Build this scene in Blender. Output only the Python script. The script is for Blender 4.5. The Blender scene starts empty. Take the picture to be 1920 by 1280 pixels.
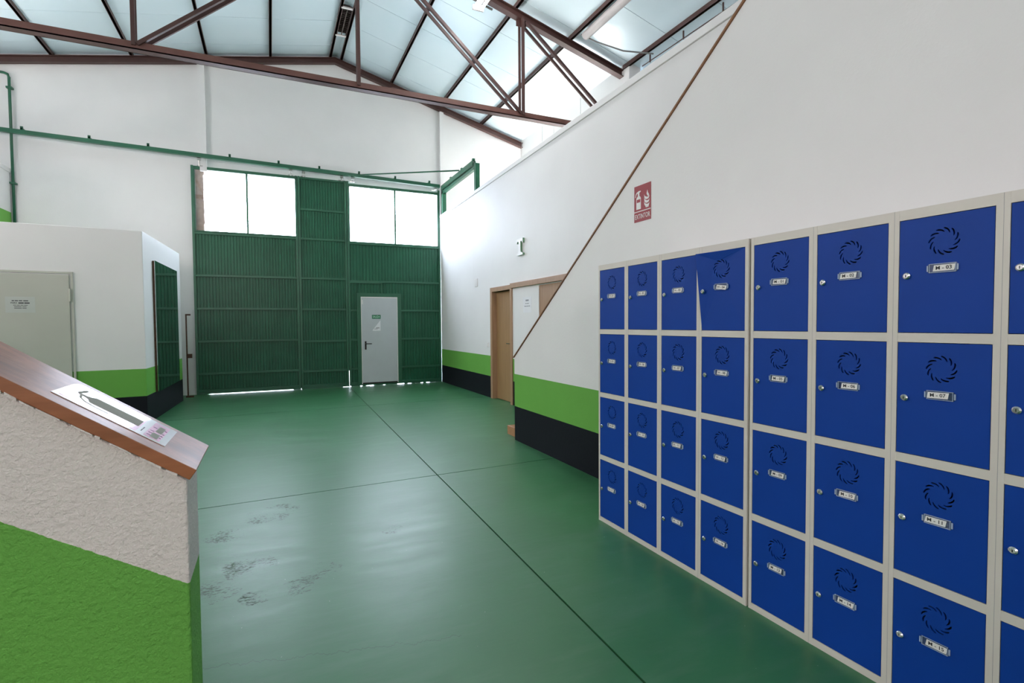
import bpy, bmesh, math, random
from mathutils import Matrix, Vector
random.seed(7)
S = bpy.context.scene
COL = S.collection

# ------------------------------------------------------------------ camera
F_PX, YAW, PITCH, ROLL, CAM_H = 979.05, 0.4324, -0.0344, -0.0072, 1.3995
_f = Vector((math.sin(YAW)*math.cos(PITCH), math.cos(YAW)*math.cos(PITCH), math.sin(PITCH)))
_r0 = Vector((math.cos(YAW), -math.sin(YAW), 0)); _u0 = _r0.cross(_f)
_r = _r0*math.cos(ROLL) + _u0*math.sin(ROLL); _u = -_r0*math.sin(ROLL) + _u0*math.cos(ROLL)
cam_d = bpy.data.cameras.new('camera'); cam = bpy.data.objects.new('camera', cam_d); COL.objects.link(cam)
cam_d.sensor_width = 36.0; cam_d.lens = F_PX*36.0/1920.0; cam_d.clip_start = 0.02; cam_d.clip_end = 300
cam.matrix_world = Matrix(((_r.x, _u.x, -_f.x, 0), (_r.y, _u.y, -_f.y, 0), (_r.z, _u.z, -_f.z, CAM_H), (0, 0, 0, 1)))
S.camera = cam

# ------------------------------------------------------------------ world, daylight, exposure
SKY = 14.0
W = bpy.data.worlds.new('World'); S.world = W; W.use_nodes = True
_bg = W.node_tree.nodes['Background']; _bg.inputs[0].default_value = (0.86, 0.91, 1.10, 1); _bg.inputs[1].default_value = SKY
S.view_settings.view_transform = 'Standard'; S.view_settings.look = 'None'
S.view_settings.gamma = 1.0; S.view_settings.use_curve_mapping = False
S.view_settings.exposure = 0.66
S.cycles.max_bounces = 7; S.cycles.diffuse_bounces = 4; S.cycles.glossy_bounces = 3; S.cycles.adaptive_threshold = 0.04
TUBE = 54.0     # emission of the fluorescent tubes

def portal(name, loc, rot, sx, sy):
    """daylight portal filling a window opening"""
    l = bpy.data.lights.new(name, 'AREA'); l.shape = 'RECTANGLE'; l.size = sx; l.size_y = sy
    l.cycles.is_portal = True
    o = bpy.data.objects.new(name, l); o.location = loc; o.rotation_euler = rot; COL.objects.link(o)
    return o
portal('daylight_gate_window', (-0.31, 12.30, 3.93), (-math.pi/2, 0, 0), 1.78, 1.26)
portal('daylight_gate_window.001', (2.65, 12.30, 3.87), (-math.pi/2, 0, 0), 2.05, 1.24)
portal('fill_portal_rear', (-2.0, -6.02, 3.6), (math.pi/2, 0, 0), 4.4, 1.2)  # fill daylight through the added rear window, out of view
portal('fill_portal_side', (-7.02, 5.25, 3.9), (0, -math.pi/2, 0), 1.0, 5.5)  # fill daylight through the added left wall window, out of view

# ------------------------------------------------------------------ helpers
def lin(r, g, b):
    f = lambda c: (c/255/12.92) if c/255 <= 0.04045 else ((c/255+0.055)/1.055)**2.4
    return (f(r), f(g), f(b), 1)

class MB:
    def __init__(self): self.v = []; self.f = []
    def add(self, vs, fs):
        n = len(self.v); self.v += [tuple(p) for p in vs]; self.f += [tuple(i+n for i in q) for q in fs]; return self
    def box(self, x0, x1, y0, y1, z0, z1):
        if x0 > x1: x0, x1 = x1, x0
        if y0 > y1: y0, y1 = y1, y0
        if z0 > z1: z0, z1 = z1, z0
        return self.add([(x0,y0,z0),(x1,y0,z0),(x1,y1,z0),(x0,y1,z0),(x0,y0,z1),(x1,y0,z1),(x1,y1,z1),(x0,y1,z1)],
                 [(0,3,2,1),(4,5,6,7),(0,1,5,4),(1,2,6,5),(2,3,7,6),(3,0,4,7)])
    def obox(self, a, b, w, h, up=(0,0,1)):
        """bar from a to b, w wide, h high"""
        a = Vector(a); b = Vector(b); d = (b-a).normalized(); up = Vector(up)
        s = d.cross(up).normalized(); u = s.cross(d)
        vs = []
        for p in (a, b):
            for i, j in ((-1,-1),(1,-1),(1,1),(-1,1)): vs.append(p + s*(i*w/2) + u*(j*h/2))
        return self.add(vs, [(0,1,2,3),(7,6,5,4),(0,4,5,1),(1,5,6,2),(2,6,7,3),(3,7,4,0)])
    def prism(self, pts, ext):
        """closed polygon pts (3D) extruded by vector ext"""
        n = len(pts); e = Vector(ext); vs = [Vector(p) for p in pts] + [Vector(p)+e for p in pts]
        fs = [tuple(range(n-1, -1, -1)), tuple(range(n, 2*n))]
        fs += [(i, (i+1) % n, n+(i+1) % n, n+i) for i in range(n)]
        return self.add(vs, fs)
    def tube(self, path, r, seg=10, closed=True):
        path = [Vector(p) for p in path]; rings = []
        up = None
        for i, p in enumerate(path):
            d = (path[min(i+1, len(path)-1)] - path[max(i-1, 0)]).normalized()
            ref = Vector((0,0,1)) if abs(d.z) < .9 else Vector((0,1,0))
            s = d.cross(ref).normalized(); u = s.cross(d)
            rings.append([p + s*(r*math.cos(2*math.pi*k/seg)) + u*(r*math.sin(2*math.pi*k/seg)) for k in range(seg)])
        vs = [q for R in rings for q in R]; fs = []
        for i in range(len(path)-1):
            for k in range(seg):
                a = i*seg+k; b = i*seg+(k+1) % seg; fs.append((a, b, b+seg, a+seg))
        fs.append(tuple(range(seg-1, -1, -1))); m = (len(path)-1)*seg; fs.append(tuple(range(m, m+seg)))
        return self.add(vs, fs)
    def disc(self, c, axis, r0, r1, n=16):
        """short cylinder / cone frustum from c along axis"""
        c = Vector(c); a = Vector(axis); d = a.normalized()
        ref = Vector((0,0,1)) if abs(d.z) < .9 else Vector((1,0,0))
        s = d.cross(ref).normalized(); u = s.cross(d)
        vs = [c + s*(r0*math.cos(t)) + u*(r0*math.sin(t)) for t in [2*math.pi*k/n for k in range(n)]]
        vs += [c + a + s*(r1*math.cos(t)) + u*(r1*math.sin(t)) for t in [2*math.pi*k/n for k in range(n)]]
        fs = [tuple(range(n-1,-1,-1)), tuple(range(n, 2*n))] + [(k, (k+1) % n, n+(k+1) % n, n+k) for k in range(n)]
        return self.add(vs, fs)
    def mesh(self, name):
        me = bpy.data.meshes.new(name); me.from_pydata([tuple(p) for p in self.v], [], self.f)
        bm = bmesh.new(); bm.from_mesh(me); bmesh.ops.recalc_face_normals(bm, faces=bm.faces); bm.to_mesh(me); bm.free()
        me.update(); return me

def ob(name, data, mat=None, parent=None, loc=(0,0,0), bevel=0, smooth=False):
    me = data.mesh(name) if isinstance(data, MB) else data
    o = bpy.data.objects.new(name, me); COL.objects.link(o); o.location = loc
    if mat is not None and not me.materials: me.materials.append(M[mat] if isinstance(mat, str) else mat)
    if parent is not None: o.parent = parent
    if bevel:
        b = o.modifiers.new('bevel', 'BEVEL'); b.width = bevel; b.segments = 2; b.limit_method = 'ANGLE'; b.angle_limit = math.radians(40)
    if smooth:
        for p in me.polygons: p.use_smooth = True
    return o
def tag(o, label=None, cat=None, group=None, kind=None):
    if label: o['label'] = label
    if cat: o['category'] = cat
    if group: o['group'] = group
    if kind: o['kind'] = kind
    return o
def empty(name, loc=(0,0,0), parent=None):
    o = bpy.data.objects.new(name, None); o.location = loc; o.empty_display_size = .2; COL.objects.link(o)
    if parent: o.parent = parent
    return o
def struct(name, data, mat, bevel=0, label=None):
    o = ob(name, data, mat, bevel=bevel); o['kind'] = 'structure'
    if label: o['label'] = label
    return o
def basis(right, up, origin):
    r = Vector(right).normalized(); u = Vector(up).normalized(); n = r.cross(u)
    return Matrix(((r.x,u.x,n.x,origin[0]),(r.y,u.y,n.y,origin[1]),(r.z,u.z,n.z,origin[2]),(0,0,0,1)))
def text_mesh(s, size, bold=0.0, depth=0.0004, width=None):
    c = bpy.data.curves.new('text', 'FONT'); c.body = s; c.size = size; c.align_x = 'CENTER'; c.align_y = 'CENTER'
    c.extrude = depth; c.offset = bold*size; c.resolution_u = 3
    o = bpy.data.objects.new('text', c); COL.objects.link(o)
    bpy.context.view_layer.update()
    me = bpy.data.meshes.new_from_object(o); bpy.data.objects.remove(o); me.materials.clear()
    if width:
        w = max(v.co.x for v in me.vertices) - min(v.co.x for v in me.vertices)
        for v in me.vertices: v.co.x *= width/w
    return me
def fill_mesh(outer, holes, depth):
    """flat plate with real holes, from closed 2D outlines"""
    c = bpy.data.curves.new('plate', 'CURVE'); c.dimensions = '2D'; c.fill_mode = 'BOTH'; c.extrude = depth
    for pts in [outer] + holes:
        sp = c.splines.new('POLY'); sp.points.add(len(pts)-1); sp.use_cyclic_u = True
        for p, q in zip(sp.points, pts): p.co = (q[0], q[1], 0, 1)
    o = bpy.data.objects.new('plate', c); COL.objects.link(o); bpy.context.view_layer.update()
    me = bpy.data.meshes.new_from_object(o); bpy.data.objects.remove(o); me.materials.clear()
    return me

# ------------------------------------------------------------------ materials
M = {}
def nodes(name):
    m = bpy.data.materials.new(name); m.use_nodes = True; M[name] = m
    nt = m.node_tree; return m, nt, nt.nodes['Principled BSDF']
def N(nt, t, **kw):
    n = nt.nodes.new(t)
    for k, v in kw.items(): setattr(n, k, v)
    return n
def coords(nt, kind='Object', scale=(1,1,1)):
    tc = N(nt, 'ShaderNodeTexCoord'); mp = N(nt, 'ShaderNodeMapping'); mp.inputs['Scale'].default_value = scale
    nt.links.new(tc.outputs[kind], mp.inputs['Vector']); return mp.outputs[0]
def noise(nt, vec, scale, detail=4, rough=.55):
    n = N(nt, 'ShaderNodeTexNoise'); n.inputs['Scale'].default_value = scale; n.inputs['Detail'].default_value = detail
    n.inputs['Roughness'].default_value = rough; nt.links.new(vec, n.inputs['Vector']); return n.outputs['Fac']
def ramp(nt, fac, stops, interp='LINEAR'):
    r = N(nt, 'ShaderNodeValToRGB'); r.color_ramp.interpolation = interp
    el = r.color_ramp.elements
    while len(el) < len(stops): el.new(.5)
    for e, (p, c) in zip(el, stops): e.position = p; e.color = c if len(c) == 4 else (*c, 1)
    nt.links.new(fac, r.inputs[0]); return r.outputs[0]
def mixc(nt, fac, a, b, mode='MIX'):
    m = N(nt, 'ShaderNodeMix', data_type='RGBA', blend_type=mode)
    for sock, val in ((m.inputs[0], fac), (m.inputs[6], a), (m.inputs[7], b)):
        if hasattr(val, 'is_linked'): nt.links.new(val, sock)
        else: sock.default_value = val
    return m.outputs[2]
def math_(nt, op, a, b=None, c=None):
    m = N(nt, 'ShaderNodeMath', operation=op)
    for s, v in zip(m.inputs, (a, b, c)):
        if v is None: continue
        if hasattr(v, 'is_linked'): nt.links.new(v, s)
        else: s.default_value = v
    return m.outputs[0]
def bump(nt, h, strength, dist, p):
    b = N(nt, 'ShaderNodeBump'); b.inputs['Strength'].default_value = strength; b.inputs['Distance'].default_value = dist
    nt.links.new(h, b.inputs['Height']); nt.links.new(b.outputs[0], p.inputs['Normal'])
def simple(name, col, rough=.5, metal=0, var=.06, scale=6, bmp=0, spec=.5, coat=0, emit=None):
    m, nt, p = nodes(name)
    v = coords(nt); f = noise(nt, v, scale)
    d = tuple(max(0, c*(1-var)) for c in col[:3]); l = tuple(min(1, c*(1+var)) for c in col[:3])
    nt.links.new(ramp(nt, f, [(.3, d), (.7, l)]), p.inputs['Base Color'])
    p.inputs['Roughness'].default_value = rough; p.inputs['Metallic'].default_value = metal
    p.inputs['Specular IOR Level'].default_value = spec; p.inputs['Coat Weight'].default_value = coat
    if bmp: bump(nt, noise(nt, v, scale*12, 3), bmp, .004, p)
    if emit: p.inputs['Emission Color'].default_value = (*emit[:3], 1); p.inputs['Emission Strength'].default_value = emit[3]
    return m

WHITE = (.80, .81, .80, 1)
GREEN_BAND = (.155, .430, .080, 1)
BLACK_BAND = (.010, .012, .017, 1)
def wall_mat(name, bands=None, slope=None, white=WHITE, tex=60, bstr=.25, bdist=.004, ragged=.002):
    """painted plaster; bands = list of (z0, z1, colour) painted stripes; slope=(x0, s) makes the stripes follow a stair"""
    m, nt, p = nodes(name)
    v = coords(nt); big = noise(nt, v, 1.3, 5)
    col = ramp(nt, big, [(.25, tuple(c*.965 for c in white[:3])), (.75, tuple(min(1, c*1.02) for c in white[:3]))])
    tc = N(nt, 'ShaderNodeTexCoord'); sx = N(nt, 'ShaderNodeSeparateXYZ'); nt.links.new(tc.outputs['Object'], sx.inputs[0])
    z = sx.outputs[2]
    z = math_(nt, 'ADD', z, math_(nt, 'MULTIPLY', math_(nt, 'SUBTRACT', noise(nt, v, 90, 2), .5), ragged))
    if slope:
        # height above the sloping line: z + s*(x - x0) for x < x0
        dx = math_(nt, 'MINIMUM', math_(nt, 'SUBTRACT', sx.outputs[0], slope[0]), 0.0)
        z = math_(nt, 'ADD', z, math_(nt, 'MULTIPLY', dx, slope[1]))
    for z0, z1, c in (bands or []):
        inside = math_(nt, 'MULTIPLY', math_(nt, 'GREATER_THAN', z, z0), math_(nt, 'LESS_THAN', z, z1))
        cc = ramp(nt, big, [(.25, tuple(k*.93 for k in c[:3])), (.75, tuple(k*1.05 for k in c[:3]))])
        col = mixc(nt, inside, col, cc)
    nt.links.new(col, p.inputs['Base Color']); p.inputs['Roughness'].default_value = .55
    p.inputs['Specular IOR Level'].default_value = .12
    bump(nt, noise(nt, v, tex, 4, .6), bstr, bdist, p)
    return m
ZG, ZB = .796, .409
BANDS = [(ZB, ZG, GREEN_BAND), (-1, ZB, BLACK_BAND)]
wall_mat('plaster')
wall_mat('plaster_banded', BANDS)
wall_mat('plaster_upper_band', [(2.95, 3.43, GREEN_BAND)])
wall_mat('plaster_parapet', [(.409, .796, GREEN_BAND), (-1, .409, BLACK_BAND)], slope=(-.19, .615), tex=70, bstr=.9, bdist=.010,
         white=(.78, .735, .69, 1), ragged=.006)

def wood(name, c0, c1, axis=1, rough=.35, scale=6, coat=.3, dark=None):
    m, nt, p = nodes(name)
    sc = [14, 14, 14]; sc[axis] = .9
    v = coords(nt, scale=tuple(sc)); f = noise(nt, v, scale*.35, 6, .6)
    v2 = coords(nt, scale=tuple(2.2 if i != axis else .7 for i in range(3))); g = noise(nt, v2, 3, 3)
    col = ramp(nt, f, [(.3, c0), (.68, c1)])
    if dark: col = mixc(nt, ramp(nt, g, [(.56, (0,0,0)), (.74, (1,1,1))]), col, dark)
    nt.links.new(col, p.inputs['Base Color']); p.inputs['Roughness'].default_value = rough
    p.inputs['Coat Weight'].default_value = coat; p.inputs['Coat Roughness'].default_value = .15
    bump(nt, f, .12, .002, p); return m
wood('cap_wood', (.23, .075, .020), (.38, .135, .050), axis=0, rough=.46, coat=.10, dark=(.16, .055, .018, 1))
wood('stair_wood', (.34, .15, .06), (.46, .22, .09), axis=0, rough=.4)
wood('rail_wood', (.19, .085, .035), (.28, .13, .055), axis=1, rough=.4, coat=.1)
wood('door_wood', (.30, .175, .075), (.38, .23, .105), axis=2, rough=.5, coat=.05)
wood('door_frame_wood', (.34, .21, .12), (.43, .27, .16), axis=2, rough=.5, coat=.05)
simple('steel_brown', (.066, .029, .024), .5, 0, .12, 5)
simple('steel_brown_light', (.135, .060, .048), .5, 0, .12, 5)
simple('gate_green', (.018, .112, .060), .36, 0, .10, 3, spec=.32)
simple('gate_frame_green', (.024, .125, .068), .36, 0, .08, 3)
simple('rail_green', (.015, .115, .060), .35, 0, .08, 3)
simple('door_grey', (.52, .57, .59), .42, 0, .03, 3)
simple('booth_door_paint', (.50, .52, .45), .45, 0, .03, 2)
simple('black_plastic', (.012, .012, .012), .35, 0, .1, 20)
simple('chrome', (.72, .72, .72), .18, 1, .03, 10)
simple('bolt_steel', (.5, .5, .48), .35, 1, .1, 30)
simple('rust_steel', (.10, .050, .030), .7, .3, .3, 20)
simple('locker_frame', (.66, .635, .57), .45, 0, .02, 4)
simple('locker_blue', (.003, .050, .32), .5, 0, .05, 2.5, spec=.18)
simple('card_white', (.82, .82, .80), .6, 0, .02, 10)
simple('print_black', (.03, .03, .035), .6, 0, .05, 10)
simple('print_grey', (.28, .29, .31), .6, 0, .05, 10)
simple('paper', (.80, .82, .84), .7, 0, .02, 5)
simple('sheet_protector', (.52, .56, .52), .3, 0, .03, 5)
simple('sign_red', (.30, .018, .025), .4, 0, .06, 30)
simple('sign_white', (.78, .78, .76), .45, 0, .03, 20)
simple('sign_green', (.010, .16, .075), .4, 0, .05, 20)
simple('sign_glow', (.50, .80, .62), .5, 0, .05, 20)
simple('sticker_white', (.78, .76, .77), .25, 0, .02, 20, coat=.5)
simple('sticker_pink', (.72, .26, .46), .30, 0, .12, 40, coat=.35)
simple('sticker_pale', (.46, .47, .41), .8, 0, .04, 20, spec=.1)
simple('sticker_dark', (.42, .14, .30), .2, 0, .04, 20, coat=.6)
simple('plastic_rim', (.34, .44, .60), .2, 0, .04, 20)
simple('switch_white', (.80, .80, .78), .35, 0, .02, 8)
simple('letter_green', (.16, .32, .19), .5, 0, .05, 10)
simple('luminaire_grey', (.60, .57, .56), .4, 0, .04, 6)
simple('louvre_dark', (.10, .075, .068), .5, 0, .15, 10)
simple('asphalt', (.45, .43, .40), .9, 0, .1, 3)
simple('joint_dark', (.02, .025, .02), .9, 0, .2, 10)
simple('brick_outside', (.42, .30, .24), .9, 0, .2, 12)
simple('cable_grey', (.16, .17, .17), .5, 0, .05, 6)
m, nt, p = nodes('tube_light'); p.inputs['Base Color'].default_value = (.9, .9, .9, 1)
p.inputs['Emission Color'].default_value = (1.0, .955, .94, 1); p.inputs['Emission Strength'].default_value = TUBE
_nz = noise(nt, coords(nt), 3); nt.links.new(ramp(nt, _nz, [(0, (.88,.88,.88)), (1, (.92,.92,.92))]), p.inputs['Base Color'])
# roof sheeting: glossy pre-painted steel with shallow ribs across
m, nt, p = nodes('roof_sheet')
v = coords(nt); f = noise(nt, v, .8, 3)
nt.links.new(ramp(nt, f, [(.3, (.68, .85, .92)), (.7, (.74, .89, .95))]), p.inputs['Base Color'])
p.inputs['Metallic'].default_value = .15; p.inputs['Roughness'].default_value = .34; p.inputs['Specular IOR Level'].default_value = .6
bump(nt, noise(nt, coords(nt, scale=(.4, 3, .4)), 1.2, 2), .10, .02, p)
# glass: thin panes
def glass(name, tint, gl, rough):
    m = bpy.data.materials.new(name); m.use_nodes = True; M[name] = m; nt = m.node_tree
    nt.nodes.remove(nt.nodes['Principled BSDF']); out = nt.nodes['Material Output']
    t = N(nt, 'ShaderNodeBsdfTransparent'); g = N(nt, 'ShaderNodeBsdfGlossy'); mx = N(nt, 'ShaderNodeMixShader')
    t.inputs[0].default_value = tint; g.inputs['Roughness'].default_value = rough
    nz = noise(nt, coords(nt), 4, 2); nt.links.new(math_(nt, 'MULTIPLY', math_(nt, 'ADD', nz, .5), gl), mx.inputs[0])
    nt.links.new(t.outputs[0], mx.inputs[1]); nt.links.new(g.outputs[0], mx.inputs[2]); nt.links.new(mx.outputs[0], out.inputs[0])
glass('window_glass', (.93, .95, .95, 1), .06, .03)
glass('warm_fill_glass', (1.0, .905, .83, 1), .06, .1)  # warm tint added to shift the light from the unseen windows
glass('clear_plastic', (.62, .72, .86, 1), .16, .12)
m, nt, p = nodes('mirror'); p.inputs['Metallic'].default_value = 1; p.inputs['Roughness'].default_value = .015
_nz = noise(nt, coords(nt), 2); nt.links.new(ramp(nt, _nz, [(0, (.74,.80,.80)), (1, (.78,.84,.84))]), p.inputs['Base Color'])

# painted concrete floor: green gloss paint, scuffs, chipped patches, one hairline crack
m, nt, p = nodes('floor_paint')
tc = N(nt, 'ShaderNodeTexCoord'); sx = N(nt, 'ShaderNodeSeparateXYZ'); nt.links.new(tc.outputs['Object'], sx.inputs[0])
v = coords(nt); big = noise(nt, v, .9, 5); streak = noise(nt, coords(nt, scale=(.7, 3.2, 1)), 2.2, 5, .62)
col = ramp(nt, big, [(.3, (.028, .152, .054)), (.7, (.040, .182, .072))])
scuff = ramp(nt, streak, [(.50, (0,0,0)), (.75, (1,1,1))])
col = mixc(nt, math_(nt, 'MULTIPLY', scuff, .22), col, (.16, .27, .20, 1))
fine = noise(nt, coords(nt, scale=(1, 1.5, 1)), 42, 8, .78)
mid = noise(nt, v, 5.5, 4)
chipmask = None
for cx, cy, rr in ((-.14, 3.36, .26), (-.30, 3.12, .24), (-.04, 4.22, .30), (.23, 3.12, .20), (-.31, 3.92, .22), (.10, 2.98, .16), (.05, 4.30, .22), (.72, 3.55, .14), (-.1, 2.96, .14)):
    d2 = math_(nt, 'SQRT', math_(nt, 'ADD', math_(nt, 'POWER', math_(nt, 'ABSOLUTE', math_(nt, 'SUBTRACT', sx.outputs[0], cx)), 2), math_(nt, 'POWER', math_(nt, 'ABSOLUTE', math_(nt, 'SUBTRACT', sx.outputs[1], cy)), 2)))
    k = math_(nt, 'MAXIMUM', math_(nt, 'SUBTRACT', 1.0, math_(nt, 'DIVIDE', d2, rr)), 0.0)
    chipmask = k if chipmask is None else math_(nt, 'MAXIMUM', chipmask, k)
chips = math_(nt, 'MULTIPLY', math_(nt, 'MINIMUM', math_(nt, 'MULTIPLY', chipmask, 2.2), 1.0), math_(nt, 'MULTIPLY', fine, math_(nt, 'ADD', mid, .5)))
chip = ramp(nt, chips, [(.575, (0,0,0)), (.62, (1,1,1))])
edge = ramp(nt, chips, [(.525, (0,0,0)), (.57, (1,1,1)), (.64, (0,0,0))])
col = mixc(nt, math_(nt, 'MULTIPLY', chip, .55), col, (.10, .105, .08, 1))
col = mixc(nt, math_(nt, 'MULTIPLY', edge, .85), col, (.006, .035, .014, 1))
# hairline crack around y = 2.3
cy = math_(nt, 'ADD', math_(nt, 'ADD', 2.36, math_(nt, 'MULTIPLY', sx.outputs[0], -.24)), math_(nt, 'MULTIPLY', math_(nt, 'SUBTRACT', noise(nt, coords(nt, scale=(4, .01, 1)), 3, 6, .7), .5), .16))
crk = math_(nt, 'LESS_THAN', math_(nt, 'ABSOLUTE', math_(nt, 'SUBTRACT', sx.outputs[1], cy)), .0016)
crk = math_(nt, 'MULTIPLY', crk, math_(nt, 'LESS_THAN', sx.outputs[0], .75))
col = mixc(nt, math_(nt, 'MULTIPLY', crk, .7), col, (.008, .03, .015, 1))
specks = ramp(nt, noise(nt, v, 55, 1), [(.79, (0,0,0)), (.82, (1,1,1))])
col = mixc(nt, math_(nt, 'MULTIPLY', specks, .5), col, (.45, .52, .45, 1))
nt.links.new(col, p.inputs['Base Color'])
rg = math_(nt, 'ADD', .30, math_(nt, 'MULTIPLY', streak, .16)); rg = math_(nt, 'ADD', rg, math_(nt, 'MULTIPLY', chip, .4))
nt.links.new(rg, p.inputs['Roughness']); p.inputs['Specular IOR Level'].default_value = .5
hh = math_(nt, 'ADD', math_(nt, 'MULTIPLY', noise(nt, coords(nt, scale=(1, 1.6, 1)), 14, 3), 1.0), math_(nt, 'MULTIPLY', chip, -.5))
bump(nt, hh, .10, .006, p)

# ------------------------------------------------------------------ setting: sizes
XW, YG, XS = 3.756, 12.20, 2.644         # right wall face, gate plane, stair wall face
XR, ZR, SL, SR = 1.40, 7.12, .195, .270  # ridge position, underside of rafters at ridge, slopes left / right
def zr(x): return ZR - (SL*(XR-x) if x < XR else SR*(x-XR))
XLW, XRW, YB = -7.0, 7.6, -6.0           # outer left wall, outer right wall, rear wall

# floor: base with painted slabs, joints recessed
floor = struct('floor', MB().box(XLW, XRW, YB, 12.6, -.25, -.012), 'joint_dark', label='green painted concrete floor cut by thin joints')
def jx(y): return 1.376 + (y-4.657)*.0275
def jy(x, k): return (4.657 + .036*(x-1.376)) + k*4.56
G = .0055
xcols = [lambda y: XLW, lambda y: jx(y)-4.6, jx, lambda y: jx(y)+4.6, lambda y: XRW]
for k in range(-3, 2):
    for i in range(4):
        pts = []
        for (ix, kk) in ((i, k), (i+1, k), (i+1, k+1), (i, k+1)):
            y = jy(0, kk); x = xcols[ix](y); y = max(YB, min(12.58, jy(x, kk))) if -3 < kk else YB
            if kk == 2: y = 12.58
            x = xcols[ix](y)
            x += G if ix == i else -G
            if -3 < kk < 2: y += G if kk == k else -G
            pts.append((x, y, -.011))
        ob('slab', MB().prism(pts, (0, 0, .011)), 'floor_paint', floor)
struct('ground_outside', MB().box(-14, 18, 12.60, 40, -.25, -.03), 'asphalt')

# gable wall behind the gate, with the gate opening
gb = MB()
YW = 12.28
def gable(x0, x1, z0):
    pts = [(x0, YW, z0), (x1, YW, z0)]
    if x1 > XR > x0: pts += [(x1, YW, zr(x1)+.22), (XR, YW, zr(XR)+.22), (x0, YW, zr(x0)+.22)]
    else: pts += [(x1, YW, zr(x1)+.22), (x0, YW, zr(x0)+.22)]
    gb.prism(pts, (0, .25, 0))
gable(XLW-.2, -1.175, -.05); gable(3.70, XRW+.2, -.05); gable(-1.175, 3.70, 4.57)
wall_back = struct('wall_back', gb, 'plaster')
ob('pilaster', MB().box(-1.222, -1.10, 12.19, YW, 4.50, zr(-1.1)+.02), 'plaster', wall_back)
ob('pilaster', MB().box(3.767, 3.862, 12.19, YW, 0, zr(3.8)+.0), 'plaster', wall_back)
bj = MB(); zq = 0
while zq < 4.55:
    hq = random.uniform(.06, .22); bj.box(-1.31, -1.175+random.uniform(-.012, .016), 12.264, 12.279, zq, min(4.56, zq+hq)); zq += hq
ob('brick_jamb', bj, 'brick_outside', wall_back)

# right wall (office block below the mezzanine), top rising slightly, with capping trim
def wtop(y): return 3.985 + (12.2-y)*.0205
DZ = 1.985  # door head
rw = MB()
def rwall(y0, y1, z0, z1=None):
    a = wtop(y0) if z1 is None else z1; b = wtop(y1) if z1 is None else z1
    rw.prism([(XW, y0, z0), (XW, y1, z0), (XW, y1, b), (XW, y0, a)], (.14, 0, 0))
rwall(8.98, 12.2, -.01); rwall(8.17, 8.98, DZ); rwall(7.14, 8.17, -.01); rwall(6.20, 7.14, DZ); rwall(YB, 6.20, -.01)
wall_right = struct('wall_right', rw, 'plaster_banded')
t = MB(); t.prism([(XW-.022, YB, wtop(YB)-.10), (XW-.022, 12.18, wtop(12.18)-.045), (XW-.022, 12.18, wtop(12.18)+.012), (XW-.022, YB, wtop(YB)+.02)], (.185, 0, 0))
struct('trim_1', t, 'plaster', bevel=.006, label='white capping along the top of the right wall')
# outer right wall above the mezzanine
o = MB().box(5.95, 6.2, 7.78, 12.5, -.02, zr(5.95)+.22); o.box(6.2, XRW+.2, 7.78, 8.0, -.02, 5.9)
struct('wall_right_upper', o, 'plaster')
struct('wall_right_outer', MB().box(XRW, XRW+.2, YB, 7.9, -.02, zr(XRW)+.2), 'plaster')
struct('mezzanine_floor', MB().box(XW+.14, XRW, YB, 12.2, 2.75, 2.95), 'plaster')

# stair wall that carries the lockers, with sloping top and thin wooden cap
SSL = .7025
Y_E, Z_E = 5.665, .99
YT = 1.1; ZT = Z_E + (Y_E-YT)*SSL
st = MB().prism([(XS, Y_E, -.01), (XS, Y_E, Z_E), (XS, YT, ZT), (XS, YB, ZT), (XS, YB, -.01)], (.14, 0, 0))
wall_stair = struct('wall_stair', st, 'plaster_banded')
a = math.atan(SSL)
t = MB().prism([(XS-.012, Y_E+.015, Z_E-.002), (XS-.012, Y_E+.005, Z_E+.014), (XS-.012, YT, ZT+.020), (XS-.012, YT, ZT+.001)], (.165, 0, 0))
struct('trim_2', t, 'rail_wood', label='thin brown wooden cap sloping along the stair wall')

# rear and left walls out of view, with window openings added to light the hall
rwl = MB(); rwl.box(XLW-.2, XRW+.2, YB-.2, YB, -.02, 3.0); rwl.box(XLW-.2, -4.2, YB-.2, YB, 3.0, 4.2); rwl.box(.2, XRW+.2, YB-.2, YB, 3.0, 4.2)
rwl.prism([(XLW-.2, YB, 4.2), (XRW+.2, YB, 4.2), (XRW+.2, YB, zr(XRW)+.2), (XR, YB, ZR+.22), (XLW-.2, YB, zr(XLW)+.2)], (0, -.2, 0))
struct('wall_rear', rwl, 'plaster')
lw = MB(); lw.box(XLW-.2, XLW, YB-.2, 12.5, -.02, 3.4); lw.box(XLW-.2, XLW, YB-.2, 2.5, 3.4, 4.4); lw.box(XLW-.2, XLW, 8.0, 12.5, 3.4, 4.4); lw.box(XLW-.2, XLW, YB-.2, 12.5, 4.4, zr(XLW)+.2)
struct('wall_left', lw, 'plaster')
o = ob('added_window_rear', MB().box(-4.2, .2, YB-.11, YB-.10, 3.0, 4.2), 'warm_fill_glass'); o['kind'] = 'structure'  # added unseen window, lights the hall from behind the camera
o = ob('added_window_left', MB().box(XLW-.11, XLW-.10, 2.5, 8.0, 3.4, 4.4), 'warm_fill_glass'); o['kind'] = 'structure'  # added unseen window, lights the stair wall and mid floor
# block at far left with an upper green band
lb = MB().box(XLW, -4.14, 9.9, 12.2, 0, 4.13)
struct('wall_left_block', lb, 'plaster_upper_band')
struct('trim_3', MB().box(XLW, -4.125, 9.88, 12.2, 4.13, 4.20), 'plaster', label='white coping on the block at the far left')

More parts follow.
